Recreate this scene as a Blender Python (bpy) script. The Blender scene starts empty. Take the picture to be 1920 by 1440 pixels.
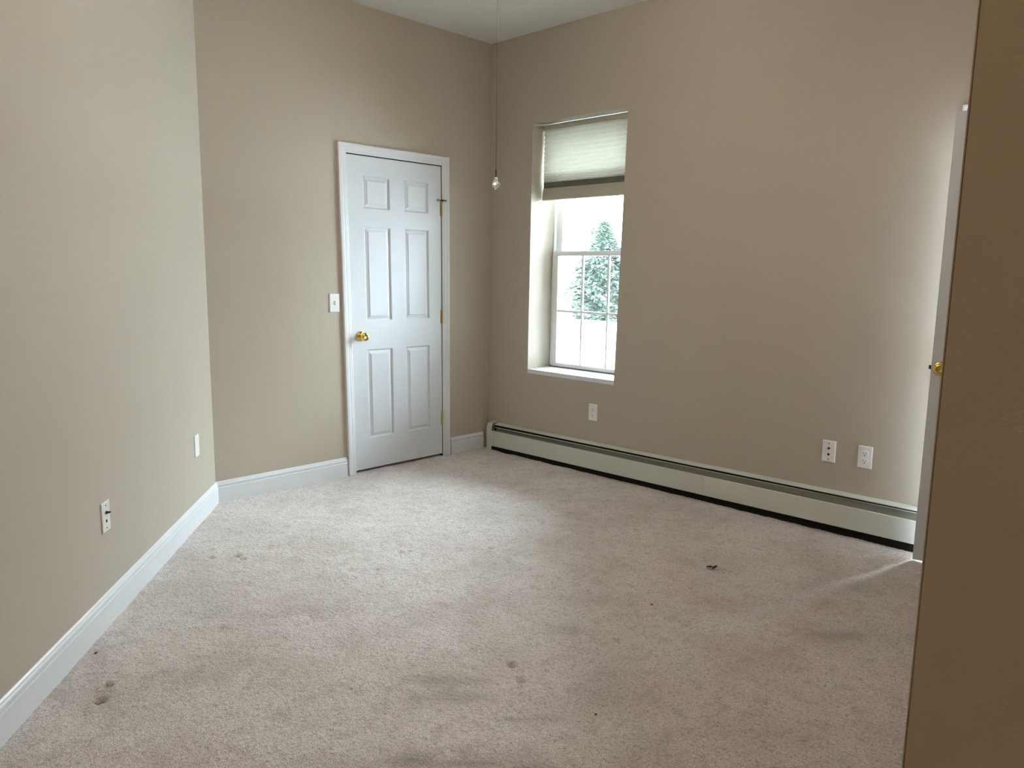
import bpy, bmesh, math, random
import numpy as np
from mathutils import Vector, Matrix, noise
from mathutils.geometry import tessellate_polygon

PI = math.pi
random.seed(7)
scene = bpy.context.scene
COL = scene.collection

# ------------------------------------------------------------------ camera
F = Vector((-0.70164746, 0.69668706, -0.14939202))
R = Vector((0.70305033, 0.71100693, 0.01376144))
U = Vector((-0.11580618, 0.09537443, 0.98868228))
cd = bpy.data.cameras.new('camera')
cam = bpy.data.objects.new('camera', cd)
COL.objects.link(cam)
m = Matrix((R, U, -F)).transposed().to_4x4()
m.translation = Vector((4.1277, -3.849, 1.3394))
cam.matrix_world = m
cd.sensor_width = 36.0
cd.lens = 36.0 * 1404.7 / 1920.0
cd.clip_start = 0.02
cd.clip_end = 400
scene.camera = cam

# ------------------------------------------------------------------ view, sky, lights
scene.view_settings.view_transform = 'Standard'
scene.view_settings.look = 'None'
scene.view_settings.gamma = 1.0
scene.view_settings.use_curve_mapping = False
scene.view_settings.exposure = 1.20
SKY = 19.5
w = bpy.data.worlds.new('overcast_sky')
scene.world = w
w.use_nodes = True
nt = w.node_tree
bg = nt.nodes['Background']
tc = nt.nodes.new('ShaderNodeTexCoord')
sx = nt.nodes.new('ShaderNodeSeparateXYZ')
rp = nt.nodes.new('ShaderNodeValToRGB')
nt.links.new(tc.outputs['Generated'], sx.inputs[0])
nt.links.new(sx.outputs['Z'], rp.inputs[0])
nt.links.new(rp.outputs[0], bg.inputs[0])
rp.color_ramp.elements[0].position = 0.0          # overcast sky: a little brighter towards the zenith
rp.color_ramp.elements[0].color = (0.40, 0.46, 0.52, 1)
rp.color_ramp.elements[1].position = 1.0
rp.color_ramp.elements[1].color = (2.25, 2.58, 2.92, 1)
bg.inputs[1].default_value = SKY


def portal(name, loc, rot, sx_, sy_):
    l = bpy.data.lights.new(name, 'AREA')
    l.shape = 'RECTANGLE'
    l.size, l.size_y = sx_, sy_
    l.cycles.is_portal = True
    o = bpy.data.objects.new(name, l)
    o.location = loc
    o.rotation_euler = rot
    COL.objects.link(o)


AC = 0.0233                       # the window wall is a hair off square
AA = 0.9037                       # angle of the left wall
# portals only steer sky sampling to the openings, they give no light of their own
portal('sky_portal', (0.79, 0.35, 1.49), (-PI / 2, 0, AC), 0.80, 1.72)
portal('sky_portal', (3.08, 1.62, 1.50), (-PI / 2, 0, AC), 0.76, 2.04)

# ------------------------------------------------------------------ helpers


def mesh_obj(name, bm, mat, parent=None, smooth=False, loc=None):
    me = bpy.data.meshes.new(name)
    bmesh.ops.remove_doubles(bm, verts=bm.verts, dist=1e-6)
    bmesh.ops.recalc_face_normals(bm, faces=bm.faces)
    bm.to_mesh(me)
    bm.free()
    if isinstance(mat, (list, tuple)):
        for q in mat:
            me.materials.append(q)
    else:
        me.materials.append(mat)
    if smooth:
        for p in me.polygons:
            p.use_smooth = True
    o = bpy.data.objects.new(name, me)
    COL.objects.link(o)
    if parent is not None:
        o.parent = parent
    if loc is not None:
        o.location = loc
    return o


def tag(o, label, cat, group=None, kind=None):
    if label:
        o['label'] = label
    if cat:
        o['category'] = cat
    if group:
        o['group'] = group
    if kind:
        o['kind'] = kind
    return o


def empty(name, loc=(0, 0, 0), rz=0.0):
    o = bpy.data.objects.new(name, None)
    o.empty_display_size = 0.05
    o.location = loc
    o.rotation_euler = (0, 0, rz)
    COL.objects.link(o)
    return o


def box(bm, x0, x1, y0, y1, z0, z1, bev=0.0, f=None):
    vs = [bm.verts.new((x, y, z)) for z in (z0, z1) for y in (y0, y1) for x in (x0, x1)]
    idx = [(0, 2, 3, 1), (4, 5, 7, 6), (0, 1, 5, 4), (2, 6, 7, 3), (0, 4, 6, 2), (1, 3, 7, 5)]
    fs = [bm.faces.new([vs[i] for i in q]) for q in idx]
    if bev > 0:
        es = list({e for q in fs for e in q.edges})
        bmesh.ops.bevel(bm, geom=es, offset=bev, segments=2, profile=0.6, affect='EDGES')
    return vs


def prism(bm, prof, x0, x1, cap=True, tilt=None):
    """profile [(y, z)] swept along x; tilt(x, y, z) -> z."""
    t = tilt or (lambda x, y, z: z)
    a = [bm.verts.new((x0, y, t(x0, y, z))) for y, z in prof]
    b = [bm.verts.new((x1, y, t(x1, y, z))) for y, z in prof]
    n = len(prof)
    for i in range(n):
        j = (i + 1) % n
        bm.faces.new((a[i], a[j], b[j], b[i]))
    if cap:
        bm.faces.new(a)
        bm.faces.new(b)


def lathe(bm, prof, seg=24, axis='y', off=(0, 0, 0)):
    """profile [(radius, along)] turned round an axis."""
    rings = []
    for r, h in prof:
        ring = []
        n = 1 if r < 1e-6 else seg
        for k in range(n):
            a = 2 * PI * k / seg
            c, s = r * math.cos(a), r * math.sin(a)
            p = {'y': (c, h, s), 'z': (c, s, h), 'x': (h, c, s)}[axis]
            ring.append(bm.verts.new((p[0] + off[0], p[1] + off[1], p[2] + off[2])))
        rings.append(ring)
    for a, b in zip(rings, rings[1:]):
        for k in range(seg):
            k2 = (k + 1) % seg
            if len(a) == 1 and len(b) == 1:
                continue
            if len(a) == 1:
                bm.faces.new((a[0], b[k2], b[k]))
            elif len(b) == 1:
                bm.faces.new((a[k], a[k2], b[0]))
            else:
                bm.faces.new((a[k], a[k2], b[k2], b[k]))
    for ring in (rings[0], rings[-1]):
        if len(ring) > 2:
            bm.faces.new(ring)


def xform(bm, fn):
    for v in bm.verts:
        v.co = Vector(fn(*v.co))


def plate_with_holes(bm, outer, holes, back_outer, back_holes, y0, y1):
    """a slab standing in x/z with openings; the loops may differ front and back."""
    def fill(loops, y):
        vl = [[Vector((x, z, 0)) for x, z in L] for L in loops]
        vs = [bm.verts.new((p.x, y, p.y)) for L in vl for p in L]
        for t in tessellate_polygon(vl):
            try:
                bm.faces.new([vs[i] for i in t])
            except ValueError:
                pass
        out, k = [], 0
        for L in vl:
            out.append(vs[k:k + len(L)])
            k += len(L)
        return out
    a = fill([outer] + holes, y0)
    b = fill([back_outer] + back_holes, y1)
    for la, lb in zip(a, b):
        n = len(la)
        for i in range(n):
            j = (i + 1) % n
            bm.faces.new((la[i], la[j], lb[j], lb[i]))


# ------------------------------------------------------------------ materials
MATS = {}


def mat(name, col, rough=0.6, spec=0.3, metal=0.0, bump=None, vary=None, coat=0.0):
    """procedural: noise tint (vary = scale, amount) and noise relief (bump = scale, distance)."""
    if name in MATS:
        return MATS[name]
    mt = bpy.data.materials.new(name)
    mt.use_nodes = True
    n, l = mt.node_tree.nodes, mt.node_tree.links
    b = n['Principled BSDF']
    b.inputs['Base Color'].default_value = (*col, 1)
    b.inputs['Roughness'].default_value = rough
    b.inputs['Specular IOR Level'].default_value = spec
    b.inputs['Metallic'].default_value = metal
    b.inputs['Coat Weight'].default_value = coat
    co = n.new('ShaderNodeTexCoord')
    vs, va = vary or (6.0, 0.03)
    nz = n.new('ShaderNodeTexNoise')
    nz.inputs['Scale'].default_value = vs
    nz.inputs['Detail'].default_value = 4
    l.new(co.outputs['Object'], nz.inputs['Vector'])
    mr = n.new('ShaderNodeMapRange')
    mr.inputs['From Min'].default_value = 0.3
    mr.inputs['From Max'].default_value = 0.7
    mr.inputs['To Min'].default_value = 1 - va
    mr.inputs['To Max'].default_value = 1 + va
    l.new(nz.outputs['Fac'], mr.inputs['Value'])
    mx = n.new('ShaderNodeVectorMath')
    mx.operation = 'SCALE'
    mx.inputs[0].default_value = col
    l.new(mr.outputs[0], mx.inputs['Scale'])
    l.new(mx.outputs[0], b.inputs['Base Color'])
    if bump:
        nb = n.new('ShaderNodeTexNoise')
        nb.inputs['Scale'].default_value = bump[0]
        nb.inputs['Detail'].default_value = 3
        l.new(co.outputs['Object'], nb.inputs['Vector'])
        bp = n.new('ShaderNodeBump')
        bp.inputs['Strength'].default_value = 1.0
        bp.inputs['Distance'].default_value = bump[1]
        l.new(nb.outputs['Fac'], bp.inputs['Height'])
        l.new(bp.outputs[0], b.inputs['Normal'])
    MATS[name] = mt
    return mt


M_WALL = mat('beige_eggshell_paint', (0.448, 0.396, 0.322), 0.62, 0.25, bump=(220, 0.0003), vary=(1.3, 0.02))
M_CEIL = mat('ceiling_paint', (0.72, 0.71, 0.68), 0.85, 0.1, bump=(150, 0.0006))
M_TRIM = mat('white_trim_paint', (0.67, 0.685, 0.70), 0.35, 0.4, bump=(60, 0.0002), vary=(9, 0.015))
M_DOOR = mat('white_door_paint', (0.63, 0.65, 0.68), 0.38, 0.4, bump=(90, 0.0002), vary=(5, 0.015))
M_VINYL = mat('white_vinyl', (0.78, 0.79, 0.79), 0.4, 0.4)
M_HEAT = mat('off_white_enamel', (0.60, 0.615, 0.55), 0.42, 0.4, bump=(40, 0.0002), vary=(4, 0.03))
M_LOUV = mat('grey_green_enamel', (0.17, 0.17, 0.13), 0.5, 0.3)
M_DARK = mat('dark_cavity_shade', (0.018, 0.014, 0.012), 0.8, 0.1)  # near-black, stands for shade inside the heater and door recess
M_FIN = mat('dusty_aluminium_fins', (0.10, 0.09, 0.085), 0.6, 0.3, metal=0.3)
M_PLATE = mat('white_plastic', (0.78, 0.78, 0.76), 0.3, 0.5)
M_PLATE2 = mat('ivory_plastic', (0.72, 0.70, 0.65), 0.32, 0.5)
M_SLOT = mat('slot_black', (0.01, 0.01, 0.01), 0.7, 0.1)
M_BRASS = mat('polished_brass', (0.83, 0.60, 0.20), 0.14, 0.5, metal=1.0)
M_BRASS2 = mat('worn_brass', (0.62, 0.50, 0.24), 0.32, 0.5, metal=1.0, bump=(200, 0.0002))
M_STEEL = mat('steel_screw', (0.5, 0.5, 0.48), 0.3, 0.5, metal=1.0)
M_DKSTEEL = mat('dark_steel', (0.10, 0.095, 0.09), 0.4, 0.5, metal=1.0)
M_CHAIN = mat('aged_brass_chain', (0.12, 0.10, 0.07), 0.45, 0.5, metal=1.0)
M_RUB = mat('grey_rubber_tip', (0.30, 0.29, 0.28), 0.7, 0.2)
M_RAIL = mat('taupe_shade_rail', (0.42, 0.40, 0.32), 0.5, 0.3)
M_RAILD = mat('shadowed_taupe_rail', (0.13, 0.13, 0.105), 0.5, 0.3)  # darker copy of the rail tone, holds the shadow below the pleats
M_SOIL = mat('dark_debris', (0.035, 0.028, 0.022), 0.8, 0.1, vary=(300, 0.5))
M_LINT = mat('white_lint', (0.8, 0.8, 0.78), 0.8, 0.1)
M_LEAF = mat('conifer_foliage', (0.046, 0.064, 0.049), 0.7, 0.2, vary=(3, 0.35))
M_BARK = mat('bark', (0.10, 0.07, 0.05), 0.9, 0.1, bump=(20, 0.01))
M_YARD = mat('pale_concrete_yard', (0.44, 0.44, 0.44), 0.9, 0.1, vary=(0.4, 0.06))
M_KERB = mat('kerb_concrete', (0.38, 0.38, 0.38), 0.9, 0.1)
M_FANM = mat('white_fan_metal', (0.70, 0.69, 0.66), 0.4, 0.4)
M_BLADE = mat('pale_fan_blade', (0.62, 0.58, 0.52), 0.5, 0.3)


def glass_mat():
    mt = bpy.data.materials.new('window_glass')
    mt.use_nodes = True
    n, l = mt.node_tree.nodes, mt.node_tree.links
    n.clear()
    out = n.new('ShaderNodeOutputMaterial')
    tr = n.new('ShaderNodeBsdfTransparent')
    tr.inputs[0].default_value = (0.94, 0.975, 0.96, 1)
    gl = n.new('ShaderNodeBsdfGlossy')
    gl.inputs['Roughness'].default_value = 0.02
    fr = n.new('ShaderNodeFresnel')
    fr.inputs[0].default_value = 1.45
    mx = n.new('ShaderNodeMixShader')
    l.new(fr.outputs[0], mx.inputs[0])
    l.new(tr.outputs[0], mx.inputs[1])
    l.new(gl.outputs[0], mx.inputs[2])
    l.new(mx.outputs[0], out.inputs[0])
    return mt


M_GLASS = glass_mat()


def screen_mat():
    mt = bpy.data.materials.new('insect_screen_mesh')
    mt.use_nodes = True
    n, l = mt.node_tree.nodes, mt.node_tree.links
    n.clear()
    out = n.new('ShaderNodeOutputMaterial')
    tr = n.new('ShaderNodeBsdfTransparent')
    df = n.new('ShaderNodeBsdfDiffuse')
    df.inputs[0].default_value = (0.06, 0.065, 0.065, 1)
    mx = n.new('ShaderNodeMixShader')
    mx.inputs[0].default_value = 0.22
    l.new(tr.outputs[0], mx.inputs[1])
    l.new(df.outputs[0], mx.inputs[2])
    l.new(mx.outputs[0], out.inputs[0])
    return mt


M_SCREEN = screen_mat()


def shade_mat():
    mt = bpy.data.materials.new('cellular_shade_fabric')
    mt.use_nodes = True
    n, l = mt.node_tree.nodes, mt.node_tree.links
    n.clear()
    out = n.new('ShaderNodeOutputMaterial')
    df = n.new('ShaderNodeBsdfDiffuse')
    df.inputs[0].default_value = (0.60, 0.58, 0.52, 1)
    tl = n.new('ShaderNodeBsdfTranslucent')
    tl.inputs[0].default_value = (0.55, 0.54, 0.495, 1)
    mx = n.new('ShaderNodeMixShader')
    mx.inputs[0].default_value = 0.40
    co = n.new('ShaderNodeTexCoord')
    nz = n.new('ShaderNodeTexNoise')
    nz.inputs['Scale'].default_value = 900
    l.new(co.outputs['Object'], nz.inputs['Vector'])
    bp = n.new('ShaderNodeBump')
    bp.inputs['Distance'].default_value = 0.0003
    l.new(nz.outputs['Fac'], bp.inputs['Height'])
    l.new(bp.outputs[0], df.inputs['Normal'])
    l.new(df.outputs[0], mx.inputs[1])
    l.new(tl.outputs[0], mx.inputs[2])
    l.new(mx.outputs[0], out.inputs[0])
    return mt


M_SHADE = shade_mat()


def crystal_mat():
    mt = bpy.data.materials.new('clear_crystal')
    mt.use_nodes = True
    b = mt.node_tree.nodes['Principled BSDF']
    b.inputs['Base Color'].default_value = (1, 0.99, 0.97, 1)
    b.inputs['Roughness'].default_value = 0.03
    b.inputs['IOR'].default_value = 1.6
    b.inputs['Transmission Weight'].default_value = 0.8
    b.inputs['Coat Weight'].default_value = 0.6
    return mt


M_CRYSTAL = crystal_mat()


def carpet_mat():
    mt = bpy.data.materials.new('beige_cut_pile_carpet')
    mt.use_nodes = True
    n, l = mt.node_tree.nodes, mt.node_tree.links
    b = n['Principled BSDF']
    b.inputs['Roughness'].default_value = 0.62
    b.inputs['Specular IOR Level'].default_value = 0.55
    b.inputs['Sheen Weight'].default_value = 0.45
    b.inputs['Sheen Roughness'].default_value = 0.5
    co = n.new('ShaderNodeTexCoord')
    at = n.new('ShaderNodeAttribute')
    at.attribute_name = 'soil_and_dent_shade'

    def nz(scale, detail, rough=0.55, stretch=None):
        q = n.new('ShaderNodeTexNoise')
        q.inputs['Scale'].default_value = scale
        q.inputs['Detail'].default_value = detail
        q.inputs['Roughness'].default_value = rough
        l.new(co.outputs['Object'], q.inputs['Vector'])
        return q

    def mp(src, a, b_, c, d):
        q = n.new('ShaderNodeMapRange')
        q.inputs['From Min'].default_value = a
        q.inputs['From Max'].default_value = b_
        q.inputs['To Min'].default_value = c
        q.inputs['To Max'].default_value = d
        l.new(src, q.inputs['Value'])
        return q.outputs[0]

    def mixc(fac, a, b_):
        q = n.new('ShaderNodeMix')
        q.data_type = 'RGBA'
        l.new(fac, q.inputs[0])
        for s, v in ((6, a), (7, b_)):
            if isinstance(v, tuple):
                q.inputs[s].default_value = (*v, 1)
            else:
                l.new(v, q.inputs[s])
        return q.outputs[2]
    hue = mp(nz(1.6, 3).outputs['Fac'], 0.35, 0.65, 0, 1)
    base = mixc(hue, (0.745, 0.675, 0.63), (0.75, 0.655, 0.635))
    patch = mp(nz(3.2, 5, 0.6).outputs['Fac'], 0.44, 0.66, 0, 0.60)
    base = mixc(patch, base, (0.50, 0.42, 0.355))
    blot = mp(nz(17, 4, 0.6).outputs['Fac'], 0.50, 0.72, 0, 0.55)
    base = mixc(blot, base, (0.38, 0.31, 0.255))
    crk = mp(nz(75, 5, 0.75).outputs['Fac'], 0.52, 0.67, 0, 0.80)
    base = mixc(crk, base, (0.25, 0.185, 0.145))
    base = mixc(at.outputs['Fac'], base, (0.16, 0.115, 0.085))
    tuft = nz(230, 3, 0.7)
    fine = mp(tuft.outputs['Fac'], 0.36, 0.64, 0.66, 1.26)
    sc = n.new('ShaderNodeVectorMath')
    sc.operation = 'SCALE'
    l.new(base, sc.inputs[0])
    l.new(fine, sc.inputs['Scale'])
    l.new(sc.outputs[0], b.inputs['Base Color'])
    # pile relief: tufts in small clumps
    cl = nz(60, 4, 0.65)
    ad = n.new('ShaderNodeMath')
    ad.operation = 'MULTIPLY_ADD'
    ad.inputs[1].default_value = 0.5
    l.new(tuft.outputs['Fac'], ad.inputs[0])
    l.new(cl.outputs['Fac'], ad.inputs[2])
    bp = n.new('ShaderNodeBump')
    bp.inputs['Strength'].default_value = 0.9
    bp.inputs['Distance'].default_value = 0.010
    l.new(ad.outputs[0], bp.inputs['Height'])
    l.new(bp.outputs[0], b.inputs['Normal'])
    return mt


M_CARPET = carpet_mat()

# ------------------------------------------------------------------ wall frames
H = 2.9346
LB = 2.1254


class Frame:
    """x along the wall to the viewer's right, -y out into the room, z up."""

    def __init__(self, origin, rz):
        self.o = Vector((origin[0], origin[1], 0))
        self.rz = rz
        self.M = Matrix.Translation(self.o) @ Matrix.Rotation(rz, 4, 'Z')

    def w(self, x, y, z):
        return self.M @ Vector((x, y, z))

    def place(self, o, x=0, y=0, z=0):
        o.location = self.w(x, y, z)
        o.rotation_euler = (0, 0, self.rz)
        return o


FB = Frame((0, 0), PI / 2)                 # door wall, x = -s
FC = Frame((0, 0), AC)                     # window wall
FA = Frame((0, -LB), PI / 2 + AA)          # left wall, x = -s
XD = 3.93                                  # plane of the side wall behind the near corner
YN = -3.122                                # plane of the near wall
FD = Frame((XD, 0), -PI / 2)               # side wall, x = -world y
FN = Frame((XD, YN), 0.0)
FR = Frame((5.6, YN), -PI / 2)             # rear wall behind the camera


def make_wall(name, fr, x0, x1, thick, holes=(), label=None, z0=-0.06, z1=None, backs=None, bx=None, m=None):
    bm = bmesh.new()
    z1 = z1 or H + 0.05
    outer = [(x0, z0), (x1, z0), (x1, z1), (x0, z1)]
    bo = outer if bx is None else [(bx[0], z0), (bx[1], z0), (bx[1], z1), (bx[0], z1)]
    plate_with_holes(bm, outer, [list(h) for h in holes], bo, [list(h) for h in (backs or holes)], 0.0, thick)
    o = mesh_obj(name, bm, m or M_WALL)
    fr.place(o)
    tag(o, label, 'wall', kind='structure')
    return o


# window and doorway openings (x, z)
WIN = [(0.4002, 0.6385), (1.1649, 0.6385), (1.2037, 2.3438), (0.4095, 2.3438)]
WINB = [(0.402, 0.62), (1.19, 0.62), (1.2050, 2.36), (0.432, 2.36)]
DOOR2 = [(3.075, -0.03), (3.845, -0.03), (3.845, 2.075), (3.075, 2.075)]
make_wall('wall_right', FC, -0.30, 4.20, 0.31, [WIN, DOOR2], 'beige wall holding the window above the long baseboard heater', backs=[WINB, DOOR2])


def shear(s, z):
    """the old door and its casing lean a few millimetres"""
    return s + (z - 1.0) * (0.006 + 0.012 * (s - 0.45) / 0.8)


DR, DL, DT = 0.4625, 1.2030, 2.0424
dh = [(-shear(DL + .003, 0), -0.03), (-shear(DR - .003, 0), -0.03), (-shear(DR - .003, DT), DT + .004), (-shear(DL + .003, DT), DT + .004)]
make_wall('wall_back', FB, -LB, 0.0, 0.16, [dh], 'beige back wall around the white six-panel door', bx=(-LB - 0.08, 0.0))
make_wall('wall_left', FA, -7.2, 0.0, 0.16, [], 'long beige left wall with two cover plates low down', bx=(-7.2, 0.08))
make_wall('wall_side', FD, -0.15, -YN, 0.10, [], 'beige side wall hidden behind the near corner', bx=(-0.15, -YN - 0.1))
REARW = [(0.75, 0.75), (2.25, 0.75), (2.25, 2.25), (0.75, 2.25)]
make_wall('wall_rear', FR, -0.15, 3.60, 0.16, [REARW], 'beige wall behind the viewer', backs=[REARW]) if False else make_wall('wall_rear', FR, -0.15, 3.60, 0.16, [], 'beige wall behind the viewer')

# little room behind the ajar door, with a window of its own
FS = Frame((0, 1.40), AC)
SIDEW = [(2.76, 0.50), (3.48, 0.50), (3.48, 2.50), (2.76, 2.50)]
make_wall('wall_annex', FS, 2.60, 4.60, 0.16, [SIDEW], 'far wall of the small room behind the ajar door', m=M_CEIL)
make_wall('wall_annex', Frame((2.70, 0.31), PI / 2), 0.0, 1.25, 0.12, [], 'left wall of the small room behind the ajar door', m=M_CEIL)
make_wall('wall_annex', Frame((4.35, 1.52), -PI / 2), 0.0, 1.25, 0.12, [], 'right wall of the small room behind the ajar door', m=M_CEIL)

# near wall with its rounded drywall corner
bm = bmesh.new()
box(bm, 0, 1.75, 0, 0.10, -0.06, H + 0.05)
es = [e for e in bm.edges if all(abs(v.co.x) < 1e-5 and abs(v.co.y) < 1e-5 for v in e.verts)]
bmesh.ops.bevel(bm, geom=es, offset=0.002, segments=2, affect='EDGES')
o = mesh_obj('wall_near', bm, M_WALL)
FN.place(o)
tag(o, 'shaded beige wall corner filling the right edge close by', 'wall', kind='structure')

# ceiling
bm = bmesh.new()
box(bm, -0.4, 6.0, -7.4, 0.5, H, H + 0.12)
tag(mesh_obj('ceiling', bm, M_CEIL), 'off-white flat ceiling above the corner', 'ceiling', kind='structure')

# ------------------------------------------------------------------ carpeted floor
DENTS = [(1.631, -3.184, .024, .013), (1.706, -3.230, .024, .014), (1.493, -1.382, .022, .008), (1.585, -1.457, .022, .010),
         (0.696, -2.454, .022, .010), (0.796, -2.495, .022, .010), (0.859, -2.398, .025, .010), (0.907, -2.394, .022, .009),
         (1.329, -1.807, .024, .010), (1.351, -1.773, .022, .009), (2.433, -2.151, .022, .013), (2.524, -2.196, .026, .017),
         (1.361, -2.107, .03, .005), (1.43, -2.02, .03, .005), (1.36, -3.10, .012, .008)]
STAINS_AND_DENT_SHADE = [(1.366, -2.725, .06, .05, .16), (1.60, -2.43, .09, .04, .20), (1.769, -2.95, .16, .09, .16), (2.398, -1.817, .09, .05, .20),
          (3.138, -1.089, .11, .05, .32), (2.927, -0.675, .22, .08, .18), (2.33, -2.40, .10, .045, .34), (2.46, -2.41, .12, .035, .26),
          (2.602, -2.706, .08, .04, .42), (2.72, -2.60, .12, .016, .35), (2.66, -2.36, .07, .012, .3), (2.474, -2.87, .12, .05, .16), (1.976, -2.689, .16, .07, .10), (2.169, -2.432, .14, .05, .10),
          (1.436, -1.981, .08, .05, .12), (1.345, -2.254, .14, .06, .12), (2.86, -2.50, .07, .04, .45), (2.78, -2.52, .12, .05, .22),
          (3.3, -0.95, .30, .10, .12), (1.0, -2.3, .16, .09, .06), (0.6, -1.2, .12, .07, .06), (0.95, -1.0, .10, .05, .06),
          (1.706, -3.236, .016, .009, .8), (1.631, -3.190, .016, .008, .45), (1.60, -3.27, .16, .05, .14), (2.05, -1.35, .07, .04, .10),  # small spots at dent centres put the hollows' shade into the colour
          (1.85, -1.6, .10, .05, .07), (2.0, -1.95, .10, .04, .10), (0.796, -2.495, .014, .007, .5), (0.696, -2.454, .012, .006, .4),
          (0.859, -2.398, .018, .006, .6), (0.907, -2.394, .01, .005, .5), (1.329, -1.807, .014, .005, .6), (1.351, -1.773, .016, .005, .5),
          (1.585, -1.457, .014, .006, .5), (2.524, -2.196, .016, .007, .35), (2.433, -2.151, .012, .006, .4)]


def build_floor():
    xs = np.concatenate([[-0.35, -0.15], np.arange(-0.02, 3.96, 0.010), [4.1, 4.5, 5.0, 5.5, 5.9]])
    ys = np.concatenate([[-7.2, -6.5, -6.0, -5.5, -5.0, -4.6, -4.3], np.arange(-4.1, 0.10, 0.010), [0.2, 0.36]])
    X, Y = np.meshgrid(xs, ys, indexing='xy')
    rng = np.random.default_rng(3)
    Z = np.zeros_like(X)
    # soft rolling of the pile from many low sine waves
    for _ in range(26):
        a = rng.uniform(0, 2 * PI)
        k = rng.uniform(14, 90)
        Z += 0.0004 / (k / 30) ** 0.8 * np.sin(k * (X * np.cos(a) + Y * np.sin(a)) + rng.uniform(0, 6.3))
    Z += rng.normal(0, 0.0008, Z.shape)
    S = np.zeros_like(X)
    for x, y, r, d in DENTS:
        q = ((X - x) ** 2 + (Y - y) ** 2) / (r * 0.55) ** 2
        Z -= d * np.exp(-q * q * 0.5)
        Z += 0.0025 * np.exp(-(np.sqrt(q) - 2.0) ** 2 * 2.0)
    wob = np.zeros_like(X)
    for _ in range(10):
        a = rng.uniform(0, 2 * PI)
        k = rng.uniform(25, 120)
        wob += 0.18 * np.sin(k * (X * np.cos(a) + Y * np.sin(a)) + rng.uniform(0, 6.3))
    cu, su = 0.7029, 0.7112          # stains read long across the line of sight
    for x, y, a, b, v in STAINS_AND_DENT_SHADE:
        u = (X - x) * cu + (Y - y) * su
        t = -(X - x) * su + (Y - y) * cu
        q = np.sqrt((u / a) ** 2 + (t / b) ** 2)
        q = q * (1 + 0.35 * wob)
        S = np.maximum(S, min(1.0, v * 1.5) * np.exp(-np.clip(q, 0, 9) ** 2 * 0.9))
    S += np.clip(rng.normal(0, 0.012, S.shape), -0.02, 0.05)
    S = np.clip(S, 0, 1)
    ny, nx = X.shape
    co = np.stack([X, Y, Z], -1).reshape(-1, 3)
    i = np.arange(ny * nx).reshape(ny, nx)
    q = np.stack([i[:-1, :-1], i[:-1, 1:], i[1:, 1:], i[1:, :-1]], -1).reshape(-1, 4)
    me = bpy.data.meshes.new('floor')
    me.vertices.add(len(co))
    me.vertices.foreach_set('co', co.ravel())
    me.loops.add(q.size)
    me.loops.foreach_set('vertex_index', q.ravel())
    me.polygons.add(len(q))
    me.polygons.foreach_set('loop_start', np.arange(0, q.size, 4))
    me.polygons.foreach_set('loop_total', np.full(len(q), 4))
    me.polygons.foreach_set('use_smooth', np.ones(len(q), bool))
    me.update(calc_edges=True)
    at = me.attributes.new('soil_and_dent_shade', 'FLOAT', 'POINT')
    at.data.foreach_set('value', S.ravel())
    me.materials.append(M_CARPET)
    o = bpy.data.objects.new('floor', me)
    COL.objects.link(o)
    tag(o, 'worn pinkish-beige cut-pile carpet with stains and furniture dents', 'carpet', kind='structure')


build_floor()
bm = bmesh.new()
box(bm, 2.5, 4.7, 0.25, 1.6, H, H + 0.12)
tag(mesh_obj('ceiling', bm, M_CEIL), 'ceiling of the small room behind the ajar door', 'ceiling', kind='structure')
bm = bmesh.new()
box(bm, 2.5, 4.7, 0.37, 1.6, -0.10, -0.002)
tag(mesh_obj('floor', bm, M_CARPET), 'carpet of the small room behind the ajar door', 'carpet', kind='structure')
# subfloor keeps daylight out below
bm = bmesh.new()
box(bm, -0.4, 6.0, -7.4, 0.45, -0.12, -0.055)
tag(mesh_obj('floor', bm, M_DARK), 'dark subfloor under the carpet', 'floor', kind='structure')

# ------------------------------------------------------------------ baseboards
BB = [(0.0, 0.0), (-0.0150, 0.0), (-0.0150, 0.088), (-0.0115, 0.0905), (-0.0115, 0.0945), (-0.0135, 0.098), (-0.0130, 0.108),
      (-0.0085, 0.1125), (-0.0075, 0.118), (-0.0035, 0.1240), (0.0, 0.1240)]


def baseboard(name, fr, x0, x1, m0=0.0, m1=0.0, label=None):
    """m0 / m1: mitre, x shift per metre of thickness at each end"""
    bm = bmesh.new()
    prof = [(y, z - 0.006 if z == 0 else z) for y, z in BB]
    a = [bm.verts.new((x0 + m0 * y, y, z)) for y, z in prof]
    b = [bm.verts.new((x1 + m1 * y, y, z)) for y, z in prof]
    n = len(prof)
    for i in range(n):
        j = (i + 1) % n
        bm.faces.new((a[i], a[j], b[j], b[i]))
    bm.faces.new(a)
    bm.faces.new(b)
    o = mesh_obj(name, bm, M_TRIM)
    fr.place(o)
    tag(o, label, 'baseboard', kind='structure')


mt_ = math.tan(AA / 2)
baseboard('baseboard_left', FA, -7.0, 0.0, 0, mt_, 'white moulded baseboard along the left wall')
baseboard('baseboard_back', FB, -LB, -1.262, -mt_, 0, 'white moulded baseboard on the back wall left of the door')
baseboard('baseboard_corner', FB, -0.383, -0.062, 0, 0, 'short white baseboard between door casing and heater')
baseboard('baseboard_near', FN, 0.0, 1.65, 0, 0, 'white baseboard at the foot of the near wall, below the picture')

# ------------------------------------------------------------------ closed door in the back wall
CP = [(0.000, 0.000), (0.000, -0.0075), (0.005, -0.0095), (0.012, -0.0095), (0.016, -0.0125), (0.030, -0.0130), (0.036, -0.0160),
      (0.050, -0.0165), (0.0560, -0.0150), (0.0565, 0.000)]     # (outward from the opening, proud of the wall)


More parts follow.
